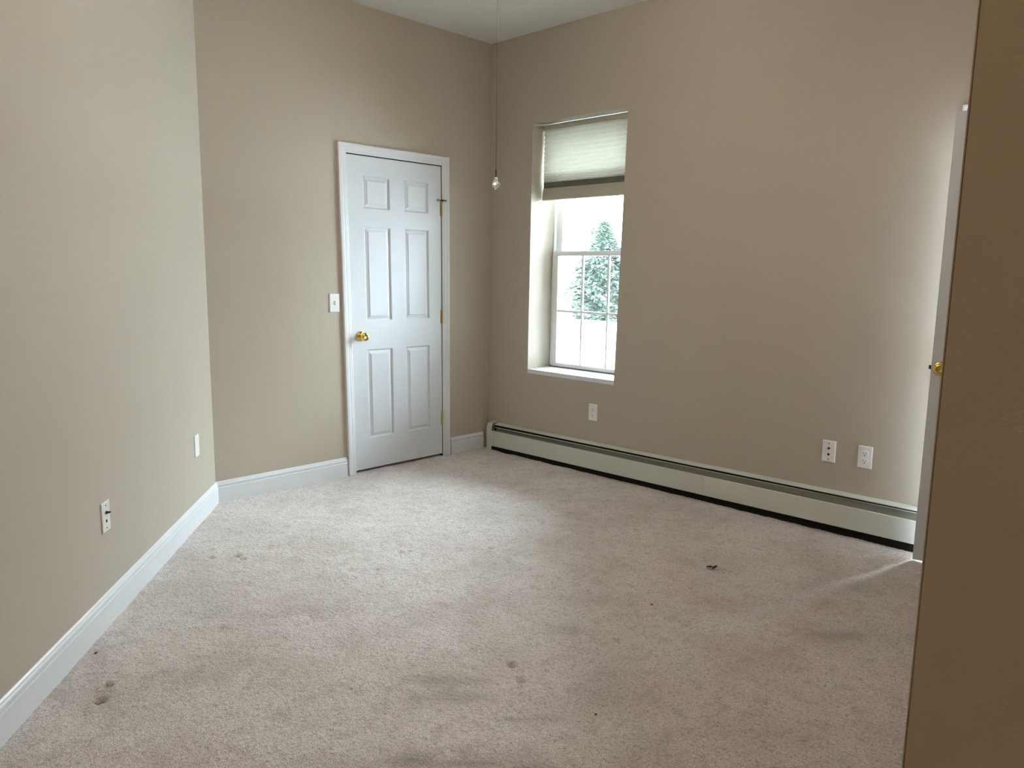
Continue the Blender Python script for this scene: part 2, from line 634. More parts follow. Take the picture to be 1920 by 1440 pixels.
def casing(name, fr, xl, xr, zt, width, sh, label, gap=0.006, shrink=1.0):
    """three mitred boards round an opening: xl / xr opening edges, zt its top"""
    root = empty(name)
    fr.place(root)
    k = width / 0.0565

    def ring(side, lvl):
        out = []
        for a, p in CP:
            a = a * k
            if side == 'l':
                x, z = xl - gap - a, (zt + gap + a if lvl else -0.004)
            elif side == 'r':
                x, z = xr + gap + a, (zt + gap + a if lvl else -0.004)
            out.append((sh(x, z), p, z))
        return out
    L0, L1, R0, R1 = ring('l', 0), ring('l', 1), ring('r', 0), ring('r', 1)
    for A_, B_ in ((L0, L1), (L1, R1), (R1, R0)):
        bm = bmesh.new()
        a = [bm.verts.new(p) for p in A_]
        b = [bm.verts.new(p) for p in B_]
        n = len(a)
        for i in range(n):
            j = (i + 1) % n
            bm.faces.new((a[i], a[j], b[j], b[i]))
        bm.faces.new(a)
        bm.faces.new(b)
        mesh_obj('casing_board', bm, M_TRIM, root)
    tag(root, label, 'door casing', kind='structure')
    return root


shB = lambda x, z: -shear(-x, z)
casing('trim_1', FB, -DL, -DR, DT, 0.0590, shB, 'white fluted casing around the closed six-panel door', gap=0.005)
# the right-hand jamb shows a little more: widen via a jamb object
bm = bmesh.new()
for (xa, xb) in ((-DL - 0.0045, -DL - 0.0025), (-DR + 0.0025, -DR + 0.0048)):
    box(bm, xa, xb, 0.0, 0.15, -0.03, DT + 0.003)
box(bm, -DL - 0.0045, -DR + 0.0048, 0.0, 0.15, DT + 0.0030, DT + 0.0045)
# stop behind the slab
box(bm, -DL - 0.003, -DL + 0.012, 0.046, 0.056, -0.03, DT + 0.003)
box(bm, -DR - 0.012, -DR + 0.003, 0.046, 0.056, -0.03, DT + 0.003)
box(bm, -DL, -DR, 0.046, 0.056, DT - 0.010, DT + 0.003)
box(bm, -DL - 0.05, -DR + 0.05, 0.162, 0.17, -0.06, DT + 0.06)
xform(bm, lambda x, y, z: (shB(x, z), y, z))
o = mesh_obj('trim_2', bm, M_DARK)  # jamb and backing near-black for the shade in the door gaps
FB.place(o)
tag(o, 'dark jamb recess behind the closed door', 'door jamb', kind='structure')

PAN_X = [(-1.0920, -0.8850), (-0.7760, -0.5690)]
PAN_Z = [(0.2210, 0.8190), (1.0010, 1.6080), (1.7160, 1.9220)]


def six_panel(parent, x0, x1, z0, z1, th, pxs, pzs, sh, side=1, material=None):
    """slab front at y=0 with recessed moulded panels, thickness towards +y"""
    material = material or M_DOOR
    bm = bmesh.new()
    outer = [(x0, z0), (x1, z0), (x1, z1), (x0, z1)]
    holes = [[(a, c), (b, c), (b, d), (a, d)] for a, b in pxs for c, d in pzs]
    plate_with_holes(bm, outer, holes, outer, holes, 0.0, th)
    xform(bm, lambda x, y, z: (sh(x, z), y, z))
    mesh_obj('door_slab', bm, material, parent)
    for a, b in pxs:
        for c, d in pzs:
            bm = bmesh.new()
            prev = None
            for off, y in ((0, th), (0, 0.0003), (0.0030, 0.0003), (0.0075, 0.0055), (0.0110, 0.0100), (0.0150, 0.0100), (0.0330, 0.0035), (0.0345, 0.0016), (0.0365, 0.0016)):
                r = [bm.verts.new((x, y, z)) for x, z in ((a + off, c + off), (b - off, c + off), (b - off, d - off), (a + off, d - off))]
                if prev:
                    for i in range(4):
                        bm.faces.new((prev[i], prev[(i + 1) % 4], r[(i + 1) % 4], r[i]))
                else:
                    bm.faces.new(r)
                prev = r
            bm.faces.new(prev)
            xform(bm, lambda x, y, z: (sh(x, z), y, z))
            mesh_obj('door_panel', bm, material, parent)


door = empty('door_1')
FB.place(door)
six_panel(door, -DL, -DR, 0.019, DT - 0.002, 0.036, PAN_X, PAN_Z, shB)
tag(door, 'closed white six-panel door with a brass knob', 'door', kind='structure')


def knob(parent, x, z, y=0.0, sgn=-1):
    root = mesh_obj('rosette', _lathe([(0.0, 0), (0.0325, 0), (0.0325, .004), (.0300, .008), (.0230, .011), (.0170, .013), (.0150, .013), (0, .013)], sgn), M_BRASS, parent, True, (x, y, z))
    mesh_obj('door_knob', _lathe([(0.0, .010), (.0125, .010), (.0115, .020), (.0120, .028), (.0180, .033), (.0262, .040), (.0285, .048), (.0282, .056),
                                  (.0255, .0625), (.0200, .0660), (.0085, .0670), (.0075, .0655), (0, .0655)], sgn), M_BRASS, parent, True, (x, y, z))
    return root


def _lathe(prof, sgn):
    b = bmesh.new()
    lathe(b, [(r, h * sgn) for r, h in prof], 32, 'y')
    return b


knob(door, -1.1385, 0.9070)


def hinge(parent, x, z0, z1, stop=False):
    bm = bmesh.new()
    r = 0.0060
    n = 5
    for k in range(n):
        a = z0 + (z1 - z0) * k / n
        b = z0 + (z1 - z0) * (k + 1) / n - 0.0012
        lathe(bm, [(0, a), (r, a), (r, b), (0, b)], 12, 'z', (x, -0.0075, 0))
    lathe(bm, [(0, z0 - .004), (.004, z0 - .003), (.0045, z0), (0, z0)], 12, 'z', (x, -0.0075, 0))
    lathe(bm, [(0, z1), (.0045, z1), (.004, z1 + .004), (0, z1 + .005)], 12, 'z', (x, -0.0075, 0))
    box(bm, x - 0.0125, x + 0.004, -0.0012, 0.0004, z0, z1)
    h = mesh_obj('hinge', bm, M_BRASS2, parent, False)
    if stop:
        bm = bmesh.new()
        zc = z1 - 0.006
        lathe(bm, [(0, 0), (.0028, 0), (.0028, .036), (0, .036)], 10, 'x', (x - 0.038, -0.020, zc))
        lathe(bm, [(0, 0), (.0028, 0), (.0028, .022), (0, .022)], 10, 'x', (x, -0.020, zc))
        lathe(bm, [(0, zc - .006), (.0095, zc - .006), (.0095, zc + .006), (0, zc + .006)], 14, 'z', (x, -0.0115, 0))
        mesh_obj('stop_arm', bm, M_DKSTEEL, h)
        bm = bmesh.new()
        lathe(bm, [(0, -.006), (.0075, -.006), (.0080, 0), (.0070, .010), (0, .010)], 14, 'y', (x - 0.040, -0.018, zc))
        lathe(bm, [(0, -.005), (.0060, -.005), (.0065, 0), (.0060, .006), (0, .006)], 14, 'y', (x + 0.024, -0.021, zc))
        mesh_obj('rubber_tip', bm, M_RUB, h)


hinge(door, shB(-0.4595, 1.76), 1.7085, 1.8190, True)
hinge(door, shB(-0.4595, 1.0), 0.9620, 1.0630)
hinge(door, shB(-0.4595, 0.28), 0.2340, 0.3290)

# ------------------------------------------------------------------ door ajar in the window wall
D2T = 2.050
ang2 = math.radians(12.5)
door2 = empty('door_2')
door2.location = FC.w(3.835, -0.004, 0)
door2.rotation_euler = (0, 0, AC + ang2)
WD2 = 0.791
same = lambda x, z: x
six_panel(door2, -WD2, 0.0, 0.014, D2T, 0.035, [(-WD2 + .11, -WD2 + .335), (-.335, -.11)], PAN_Z, same)
knob(door2, -WD2 + 0.037, 0.928)
bm = bmesh.new()
box(bm, -WD2 - 0.0005, -WD2 + 0.001, 0.005, 0.030, 0.90, 0.96, 0)
box(bm, -WD2 - 0.011, -WD2, 0.011, 0.024, 0.921, 0.939, 0.002)
mesh_obj('latch_bolt', bm, M_DKSTEEL, door2)
bm = bmesh.new()
lathe(bm, [(0, .035), (.0325, .035), (.03, .043), (.0125, .046), (.0120, .062), (.0262, .074), (.0285, .085), (.0255, .0975), (0, .102)], 28, 'y', (-WD2 + 0.037, 0, 0.928))
mesh_obj('door_knob', bm, M_BRASS, door2, True)
tag(door2, 'white door standing ajar behind the near corner, brass knob half hidden', 'door', kind='structure')
casing('trim_3', FC, 3.075, 3.845, 2.075, 0.030, same, 'white casing hidden behind the ajar door', gap=0.0)

# ------------------------------------------------------------------ window
win = empty('window_1')
FC.place(win)
tag(win, 'white double-hung window with grid panes in a deep reveal', 'window', kind='structure')


def rect_frame(bm, x0, x1, z0, z1, wl, wr, wb, wt, y0, y1, bev=0.0):
    plate_with_holes(bm, [(x0, z0), (x1, z0), (x1, z1), (x0, z1)], [[(x0 + wl, z0 + wb), (x1 - wr, z0 + wb), (x1 - wr, z1 - wt), (x0 + wl, z1 - wt)]],
                     [(x0, z0), (x1, z0), (x1, z1), (x0, z1)], [[(x0 + wl, z0 + wb), (x1 - wr, z0 + wb), (x1 - wr, z1 - wt), (x0 + wl, z1 - wt)]], y0, y1)


bm = bmesh.new()
rect_frame(bm, 0.4035, 1.1990, 0.6300, 2.3400, 0.020, 0.020, 0.018, 0.03, 0.236, 0.308)
rect_frame(bm, 0.4035, 1.1990, 0.6300, 2.3400, 0.030, 0.030, 0.022, 0.04, 0.262, 0.266)
mesh_obj('window_frame', bm, M_VINYL, win)
# lower sash, towards the room
GX0, GX1 = 0.4700, 1.1450
bm = bmesh.new()
rect_frame(bm, 0.4240, 1.1850, 0.6500, 1.4830, GX0 - 0.4240, 1.1850 - GX1, 0.0260, 0.0340, 0.228, 0.258)
ls = mesh_obj('lower_sash', bm, M_VINYL, win)
bm = bmesh.new()
box(bm, 0.4240, 1.1850, 0.2240, 0.2282, 1.4560, 1.4760, 0.001)
mesh_obj('lift_rail', bm, M_VINYL, ls)
for gx in (0.6900, 0.9160):
    bm = bmesh.new()
    prism(bm, [(.2370, -.0080), (.2350, -.0035), (.2350, .0035), (.2370, .0080), (.2490, .0080), (.2510, .0035), (.2510, -.0035), (.2490, -.0080)], 0.676, 1.449)
    xform(bm, lambda x, y, z: (gx + z, y, x))
    mesh_obj('muntin', bm, M_VINYL, ls)
bm = bmesh.new()
prism(bm, [(.2360, 1.0470), (.2345, 1.0515), (.2345, 1.0585), (.2360, 1.0630), (.2500, 1.0630), (.2515, 1.0585), (.2515, 1.0515), (.2500, 1.0470)], GX0, GX1)
mesh_obj('muntin', bm, M_VINYL, ls)
cols = [(GX0, 0.6845), (0.6955, 0.9105), (0.9215, GX1)]
for a, b in cols:
    for c, d in ((0.676, 1.0500), (1.0600, 1.449)):
        bm = bmesh.new()
        box(bm, a, b, 0.2425, 0.2445, c, d)
        mesh_obj('pane', bm, M_GLASS, ls)
# upper sash, outside
bm = bmesh.new()
rect_frame(bm, 0.4270, 1.1820, 1.4510, 2.3050, 0.0460, 0.0460, 0.034, 0.040, 0.268, 0.296)
us = mesh_obj('upper_sash', bm, M_VINYL, win)
bm = bmesh.new()
box(bm, 0.4730, 1.1360, 0.280, 0.282, 1.485, 2.265)
mesh_obj('pane', bm, M_GLASS, us)
# insect screen outside the lower sash
bm = bmesh.new()
v = [bm.verts.new(p) for p in ((0.435, 0.301, 0.655), (1.175, 0.301, 0.655), (1.175, 0.301, 1.470), (0.435, 0.301, 1.470))]
bm.faces.new(v)
mesh_obj('insect_screen', bm, M_SCREEN, win)
# painted sill board in the reveal
bm = bmesh.new()
v = [bm.verts.new(p) for p in ((0.4002, -0.0015, 0.612), (1.1649, -0.0015, 0.612), (1.1649, 0.232, 0.612), (0.4002, 0.232, 0.612),
                               (0.4002, -0.0015, 0.6405), (1.1649, -0.0015, 0.6405), (1.1649, 0.232, 0.6440), (0.4002, 0.232, 0.6440))]
for q in ((0, 1, 2, 3), (4, 5, 6, 7), (0, 1, 5, 4), (1, 2, 6, 5), (2, 3, 7, 6), (3, 0, 4, 7)):
    bm.faces.new([v[i] for i in q])
mesh_obj('window_sill', bm, M_TRIM, win)
bm = bmesh.new()
prism(bm, [(0.222, 0.6435), (0.222, 0.6475), (0.226, 0.6500), (0.236, 0.6500), (0.236, 0.6435)], 0.408, 1.185)
mesh_obj('sill_gap_shade', bm, M_BARK, win)  # dark strip added for the shaded gap between sash and sill

# ------------------------------------------------------------------ cellular shade
sh_ = empty('cellular_shade')
FC.place(sh_)
tag(sh_, 'pleated off-white cellular shade pulled partly down in the window', 'window shade')
SX0, SX1, SY = 0.4260, 1.1820, 0.115
bm = bmesh.new()
box(bm, SX0 - 0.004, SX1 + 0.004, SY - 0.022, SY + 0.022, 2.306, 2.339, 0.003)
mesh_obj('headrail', bm, M_RAIL, sh_)
# zig-zag pleats: wide ones, then the stack closing up at the bottom
zs = [2.307]
while zs[-1] > 2.015:
    zs.append(zs[-1] - 0.0152)
while zs[-1] > 1.9540:
    zs.append(zs[-1] - 0.0052)
bm = bmesh.new()
for sgn in (-1, 1):
    prev = None
    for i, z in enumerate(zs):
        amp = 0.0130 if i % 2 == 0 else 0.0020
        y = SY + sgn * amp
        row = [bm.verts.new((x, y, z)) for x in (SX0, SX1)]
        if prev:
            bm.faces.new((prev[0], prev[1], row[1], row[0]))
        prev = row
mesh_obj('shade_fabric', bm, M_SHADE, sh_)
bm = bmesh.new()
prism(bm, [(SY - 0.009, 1.9550), (SY - 0.0085, 1.945), (SY - 0.0070, 1.930), (SY - 0.009, 1.914), (SY + 0.012, 1.914), (SY + 0.012, 1.955)], SX0, SX1)
mesh_obj('upper_rail', bm, M_RAILD, sh_)
bm = bmesh.new()
prism(bm, [(SY - 0.0090, 1.9140), (SY - 0.0125, 1.900), (SY - 0.0165, 1.880), (SY - 0.0185, 1.855), (SY - 0.0185, 1.836), (SY - 0.0160, 1.8310), (SY + 0.014, 1.8310), (SY + 0.014, 1.914)], SX0 - 0.003, SX1 + 0.002)
mesh_obj('bottom_rail', bm, M_RAIL, sh_)
bm = bmesh.new()
for k, z in enumerate(np.arange(2.300, 1.960, -0.0075)):
    lathe(bm, [(0, z), (.0012, z), (.0012, z - .0068), (0, z - .0068)], 6, 'z', (SX0 - 0.004 + (0.0015 if k % 2 else -0.0015), SY - 0.006, 0))
mesh_obj('lift_cord', bm, M_PLATE, sh_)

# ------------------------------------------------------------------ baseboard heater
heat = empty('baseboard_heater')
FC.place(heat)
tag(heat, 'long off-white hydronic baseboard heater along the foot of the window wall', 'heater')
HX0, HX1 = 0.052, 3.045


def tl(x):                           # the enclosure climbs slightly towards the right
    return -0.0185 + 0.0185 * (x - 0.07) / 2.95


def tz(x, y, z):
    return z + tl(x)


seams = (1.915, 1.560, 1.880)
bm = bmesh.new()
prism(bm, [(0, 0.045), (-0.004, 0.045), (-0.004, 0.212), (0, 0.212)], HX0 + .02, HX1, tilt=tz)
mesh_obj('back_plate', bm, M_DARK, heat)
for a, b, d in ((HX0 + 0.065, seams[0], 0.0), (seams[0] + 0.0005, HX1, 0.0012)):
    bm = bmesh.new()
    prism(bm, [(0.0, 0.2215 + d), (-0.006, 0.2225 + d), (-0.0500, 0.2175 + d), (-0.0540, 0.2160 + d), (-0.0540, 0.2120 + d), (-0.0525, 0.2120 + d), (-0.0520, 0.2145), (-0.0490, 0.2155), (-0.006, 0.2195), (0, 0.2190)], a, b, tilt=tz)
    mesh_obj('top_cover', bm, M_HEAT, heat)
for a, b in ((HX0 + 0.065, seams[1]), (seams[1] + 0.002, seams[2] + .03), (seams[2] + 0.032, HX1)):
    # hinged damper blade: more closed towards the left end
    bm = bmesh.new()

    def dmp(x, y, z):
        f = (x - 0.07) / 2.95
        return z + tl(x) - (0.0115 * (1 - f) if z > 0.18 else 0)
    prism(bm, [(-0.0350, 0.1960), (-0.0360, 0.2010), (-0.0380, 0.2015), (-0.0395, 0.1990), (-0.0600, 0.1560), (-0.0585, 0.1550), (-0.0380, 0.1950)], a, b, tilt=dmp)
    xform(bm, lambda x, y, z: (x, y + (0.014 * (1 - (x - 0.07) / 2.95) if z < 0.18 else 0), z - (0.008 * (1 - (x - 0.07) / 2.95) if z < 0.18 else 0)))
    dm_ = mesh_obj('damper', bm, M_LOUV, heat)
    bm = bmesh.new()
    prism(bm, [(-0.0370, 0.2005), (-0.0385, 0.2035), (-0.0415, 0.2030), (-0.0420, 0.1985), (-0.0395, 0.1980)], a, b, tilt=dmp)
    mesh_obj('damper_edge', bm, M_HEAT, dm_)  # pale strip stands in for the highlight along the blade's top edge
for a, b, d in ((HX0 + 0.045, seams[2] - .001, 0.0), (seams[2] + .0005, HX1, 0.0010)):
    bm = bmesh.new()
    prism(bm, [(-0.0585, 0.1640), (-0.0600, 0.1665), (-0.0640, 0.1670 + d), (-0.0665, 0.1645), (-0.0665 - d, 0.0520), (-0.0640 - d, 0.0490), (-0.0560, 0.0490), (-0.0560, 0.0505), (-0.0630, 0.0515), (-0.0648, 0.0535), (-0.0648, 0.1620), (-0.0630, 0.1650), (-0.0610, 0.1645)], a, b, tilt=tz)
    mesh_obj('front_panel', bm, M_HEAT, heat)
# left end cap: side cheek with wrap-round front
bm = bmesh.new()
CAP = [(0.0, 0.0), (-0.0690, 0.0), (-0.0690, 0.185), (-0.0560, 0.2180), (-0.0520, 0.2205), (0.0, 0.2270)]
prism(bm, [(y, max(z + 0.0, 0.001)) for y, z in CAP], HX0, HX0 + 0.003, tilt=lambda x, y, z: z + (tl(x) if z > 0.05 else 0))
prism(bm, [(-0.0675, 0.001), (-0.0700, 0.001), (-0.0700, 0.185), (-0.0565, 0.2190), (-0.0520, 0.2218), (0, 0.2280), (0, 0.2260), (-0.0515, 0.2200), (-0.055, 0.2175), (-0.0675, 0.1850)], HX0, HX0 + 0.052, tilt=lambda x, y, z: z + (tl(x) if z > 0.05 else 0))
prism(bm, [(-0.0675, 0.0495), (-0.0700, 0.0495), (-0.0700, 0.1660), (-0.0675, 0.1660)], HX0 + 0.052, HX0 + 0.070, tilt=tz)
mesh_obj('end_cap', bm, M_HEAT, heat)
# finned element and pipe inside
bm = bmesh.new()
lathe(bm, [(0, HX0 + 0.03), (.011, HX0 + .03), (.011, HX1), (0, HX1)], 12, 'x', (0, -0.032, 0.078))
for x in np.arange(HX0 + 0.12, HX1 - 0.02, 0.012):
    box(bm, x, x + 0.0006, -0.056, -0.008, 0.055 + tl(x), 0.112 + tl(x))
e_ = mesh_obj('fin_element', bm, M_FIN, heat)
e_['kind'] = 'stuff'
for x in (0.62, 1.22, 1.82, 2.42, 2.98):
    bm = bmesh.new()
    box(bm, x, x + 0.018, -0.0645, -0.0005, 0.048 + tl(x), 0.052 + tl(x))
    mesh_obj('bracket', bm, M_DARK, heat)
# dark strip standing in for the shade under the enclosure
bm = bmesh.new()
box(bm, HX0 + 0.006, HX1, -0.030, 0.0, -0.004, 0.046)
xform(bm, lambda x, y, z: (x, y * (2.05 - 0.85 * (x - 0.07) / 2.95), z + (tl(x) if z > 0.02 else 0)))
mesh_obj('toe_shade', bm, M_DARK, heat)

# ------------------------------------------------------------------ cover plates and outlets


def wall_plate(name, fr, x, z, label, cat='outlet', kind='duplex', group=None, material=None, w_=0.070, h_=0.1145):
    material = material or M_PLATE
    t = empty(name)
    fr.place(t, x, 0, z)
    tag(t, label, cat, group)
    bm = bmesh.new()
    hw, hh, dp = w_ / 2, h_ / 2, 0.0058
    prev = None
    for off, y in ((0, 0.0), (0, -0.0030), (0.0012, -0.0046), (0.0040, -dp), (0.0065, -dp)):
        r = [bm.verts.new(p) for p in ((-hw + off, y, -hh + off), (hw - off, y, -hh + off), (hw - off, y, hh - off), (-hw + off, y, hh - off))]
        if prev:
            for i in range(4):
                bm.faces.new((prev[i], prev[(i + 1) % 4], r[(i + 1) % 4], r[i]))
        else:
            bm.faces.new(r)
        prev = r
    bm.faces.new(prev)
    mesh_obj('cover_plate', bm, material, t)

    def screw(zc, r=0.0032, mm=M_STEEL):
        bm = bmesh.new()
        lathe(bm, [(0, -dp + .0002), (r, -dp + .0002), (r, -dp - .0006), (r * .6, -dp - .0012), (0, -dp - .0012)], 14, 'y', (0, 0, zc))
        mesh_obj('screw', bm, mm, t)
    if kind == 'duplex':
        for zc in (0.0195, -0.0195):
            bm = bmesh.new()
            pts = []
            for k in range(24):
                a = 2 * PI * k / 24
                px, pz = 0.0172 * math.cos(a), 0.0172 * math.sin(a)
                pts.append((px, max(-0.0140, min(0.0140, pz)) + zc))
            a = [bm.verts.new((x_, -dp + .0003, z_)) for x_, z_ in pts]
            b = [bm.verts.new((x_, -dp - .0020, z_)) for x_, z_ in pts]
            c = [bm.verts.new((x_ * .94, -dp - .0026, zc + (z_ - zc) * .94)) for x_, z_ in pts]
            for i in range(24):
                j = (i + 1) % 24
                bm.faces.new((a[i], a[j], b[j], b[i]))
                bm.faces.new((b[i], b[j], c[j], c[i]))
            bm.faces.new(c)
            r_ = mesh_obj('receptacle', bm, material, t)
            bm = bmesh.new()
            yy = -dp - 0.0027
            box(bm, -0.0076, -0.0054, yy - .0002, yy + .001, zc - 0.0010, zc + 0.0076)
            box(bm, 0.0054, 0.0074, yy - .0002, yy + .001, zc - 0.0002, zc + 0.0068)
            lathe(bm, [(0, yy - .0002), (.0028, yy - .0002), (.0028, yy + .001), (0, yy + .001)], 12, 'y', (0, 0, zc - 0.0078))
            mesh_obj('slot', bm, M_SLOT, r_)
        screw(0.0, 0.0026)
    elif kind == 'toggle':
        for zc in (0.030, -0.030):
            screw(zc, 0.0028, M_PLATE)
        bm = bmesh.new()
        box(bm, -0.0055, 0.0055, -dp - .0008, -dp + .0004, -0.0125, 0.0125)
        mesh_obj('toggle_surround', bm, M_RUB, t)
        bm = bmesh.new()
        box(bm, -0.0042, 0.0042, -dp - 0.0140, -dp + .001, -0.0040, 0.0040, 0.001)
        xform(bm, lambda x_, y_, z_: (x_ * (1 + (y_ + dp) * 12), y_, z_ * (1 + (y_ + dp) * 20) - (y_ + dp) * 0.75))
        mesh_obj('toggle', bm, material, t)
    elif kind in ('coax', 'coax_cable'):
        for zc in (0.0430, -0.0430):
            screw(zc, 0.0032, M_DKSTEEL)
        bm = bmesh.new()
        ln = 0.012 if kind == 'coax' else 0.017
        lathe(bm, [(0, -dp + .0003), (.0068, -dp + .0003), (.0068, -dp - .003), (.0047, -dp - .003), (.0047, -dp - .010), (.0036, -dp - .010), (.0030, -dp - ln), (0, -dp - ln)], 18 if kind == 'coax' else 14, 'y', (0, 0, 0.0160))
        if kind == 'coax_cable':
            xform(bm, lambda x_, y_, z_: (x_, y_, z_ + max(0, -y_ - 0.014) * 0.25))
        mesh_obj('coax_jack', bm, M_DKSTEEL, t)
        bm = bmesh.new()
        yy = -dp - 0.0002
        box(bm, -0.0058, 0.0058, yy - .0002, yy + .001, -0.0200, -0.0110)
        box(bm, -0.0030, 0.0030, yy - .0002, yy + .001, -0.0230, -0.0200)
        mesh_obj('phone_jack', bm, M_SLOT, t)
    elif kind == 'blank':
        for zc in (0.0350, -0.0350):
            screw(zc, 0.0028, M_PLATE)


wall_plate('wall_outlet', FC, 1.0049, 0.4081, 'white duplex outlet on the wall directly below the window')
wall_plate('cable_plate', FC, 2.5724, 0.4222, 'white cover plate with coax and phone jacks between the window and the half-hidden door', 'cover plate', 'coax')
wall_plate('wall_outlet', FC, 2.7549, 0.4228, 'white duplex outlet beside the cable plate near the half-hidden door')
wall_plate('light_switch', FB, -1.3270, 1.1255, 'white toggle light switch left of the closed six-panel door', 'light switch', 'toggle')
wall_plate('cover_plate_blank', FA, -0.3182, 0.4120, 'blank white cover plate on the left wall by the far corner', 'cover plate', 'blank')
wall_plate('cable_plate', FA, -1.4547, 0.4077, 'ivory cover plate with a dark coax stub on the left wall', 'cover plate', 'coax_cable', material=M_PLATE2)

# ------------------------------------------------------------------ ceiling fan pull chain with crystal
PX, PY, PZ = 2.106, -1.938, 1.672
ch = empty('pull_chain', (PX, PY, PZ))
tag(ch, 'thin beaded pull chain ending in a faceted crystal drop, hanging before the corner', 'pull chain')
bm = bmesh.new()
top = 2.60 - PZ
zz = 0.012
ico = bmesh.new()
bmesh.ops.create_icosphere(ico, subdivisions=1, radius=0.00165)
iv = [v.co.copy() for v in ico.verts]
ifc = [[v.index for v in f.verts] for f in ico.faces]
ico.free()
while zz < top:
    vs = [bm.verts.new((p.x, p.y, p.z + zz)) for p in iv]
    for f in ifc:
        bm.faces.new([vs[i] for i in f])
    zz += 0.0043
lathe(bm, [(0, 0.012), (.0005, 0.012), (.0005, top), (0, top)], 5, 'z')
c_ = mesh_obj('bead_chain', bm, M_CHAIN, ch, True)
c_['kind'] = 'stuff'
bm = bmesh.new()
lathe(bm, [(0, -.001), (.0019, -.001), (.0023, .006), (.0023, .024), (.0016, .030), (0, .030)], 10, 'z')
mesh_obj('chain_connector', bm, M_CHAIN, ch)
bm = bmesh.new()
lathe(bm, [(0, .000), (.0040, -.0005), (.0065, -.0040), (.0072, -.0075), (.0068, -.0095)], 8, 'z')
mesh_obj('crystal_cap', bm, M_FANM, ch)
bm = bmesh.new()
rings = [(.0062, -.0090, 0), (.0105, -.0150, .5), (.0160, -.0235, 0), (.0168, -.0280, .5), (.0125, -.0330, 0), (.0060, -.0375, .5), (.0032, -.0385, 0), (.0036, -.0410, 0), (.0022, -.0435, 0)]
prev = None
for r, z, o_ in rings:
    ring = [bm.verts.new((r * math.cos(2 * PI * (k + o_) / 8), r * math.sin(2 * PI * (k + o_) / 8), z)) for k in range(8)]
    if prev:
        po = pofs
        for k in range(8):
            k2 = (k + 1) % 8
            if o_ == po:
                bm.faces.new((prev[k], prev[k2], ring[k2], ring[k]))
            elif o_ > po:
                bm.faces.new((prev[k], prev[k2], ring[k]))
                bm.faces.new((ring[k], prev[k2], ring[k2]))
            else:
                bm.faces.new((prev[k], ring[k2], ring[k]))
                bm.faces.new((prev[k], prev[k2], ring[k2]))
    else:
        bm.faces.new(ring)
    prev, pofs = ring, o_
bm.faces.new(prev)
mesh_obj('crystal', bm, M_CRYSTAL, ch)

# the fan it hangs from, above the top edge of the picture
fan = empty('ceiling_fan', (PX + 0.144, PY + 0.188, H))
tag(fan, 'ceiling fan above the picture that the pull chain hangs from', 'ceiling fan')
bm = bmesh.new()
lathe(bm, [(0, 0), (.075, 0), (.070, -.03), (.03, -.055), (0, -.055)], 28, 'z')
mesh_obj('canopy', bm, M_FANM, fan, True)
bm = bmesh.new()
lathe(bm, [(0, -.05), (.012, -.05), (.012, -.15), (0, -.15)], 14, 'z')
mesh_obj('down_rod', bm, M_FANM, fan)
bm = bmesh.new()
lathe(bm, [(0, -.13), (.05, -.135), (.12, -.16), (.13, -.20), (.12, -.24), (.07, -.265), (.062, -.31), (.05, -.33), (0, -.335)], 32, 'z')
mesh_obj('motor_housing', bm, M_FANM, fan, True)
blade = None
for k in range(5):
    if blade is None:
        bm = bmesh.new()
        prof = [(0.11, .03), (0.20, .05), (0.58, .068), (0.63, .055), (0.65, .02)]
        up = [(x, y) for x, y in prof] + [(x, -y) for x, y in reversed(prof)]
        a = [bm.verts.new((x, y, -.205 + y * .2)) for x, y in up]
        b = [bm.verts.new((x, y, -.199 + y * .2)) for x, y in up]
        for i in range(len(up)):
            j = (i + 1) % len(up)
            bm.faces.new((a[i], a[j], b[j], b[i]))
        bm.faces.new(a)
        bm.faces.new(b)
        blade = mesh_obj('fan_blade', bm, M_BLADE, fan)
        blade.rotation_euler.z = 0.3
    else:
        c = blade.copy()
        COL.objects.link(c)
        c.parent = fan
        c.rotation_euler.z = 0.3 + k * 2 * PI / 5

bm = bmesh.new()
lathe(bm, [(0, 0.03), (.006, 0.03), (.006, 0.237), (0, 0.240)], 10, 'x', (0, 0, 2.604 - H))
arm = mesh_obj('chain_arm', bm, M_FANM, fan)
arm.rotation_euler.z = math.atan2(-0.188, -0.144)
# its light kit, switched on: three frosted bells round a fitter
KIT = bpy.data.materials.new('lit_bell_glass')
KIT.use_nodes = True
KIT.node_tree.nodes['Principled BSDF'].inputs['Emission Color'].default_value = (1.0, 0.91, 0.80, 1)
KIT.node_tree.nodes['Principled BSDF'].inputs['Emission Strength'].default_value = 33.0
for k in range(3):
    a = 1.9 + k * 2 * PI / 3
    bm = bmesh.new()
    lathe(bm, [(0, 0), (.028, 0), (.036, -.02), (.055, -.05), (.068, -.085), (.072, -.10), (0, -.085)], 20, 'z')
    sh2 = mesh_obj('bell_shade', bm, KIT, fan, True, (0.085 * math.cos(a), 0.085 * math.sin(a), -0.315))
    sh2.rotation_euler = (0.5 * math.sin(a) * -1 * -1, -0.5 * math.cos(a), 0)
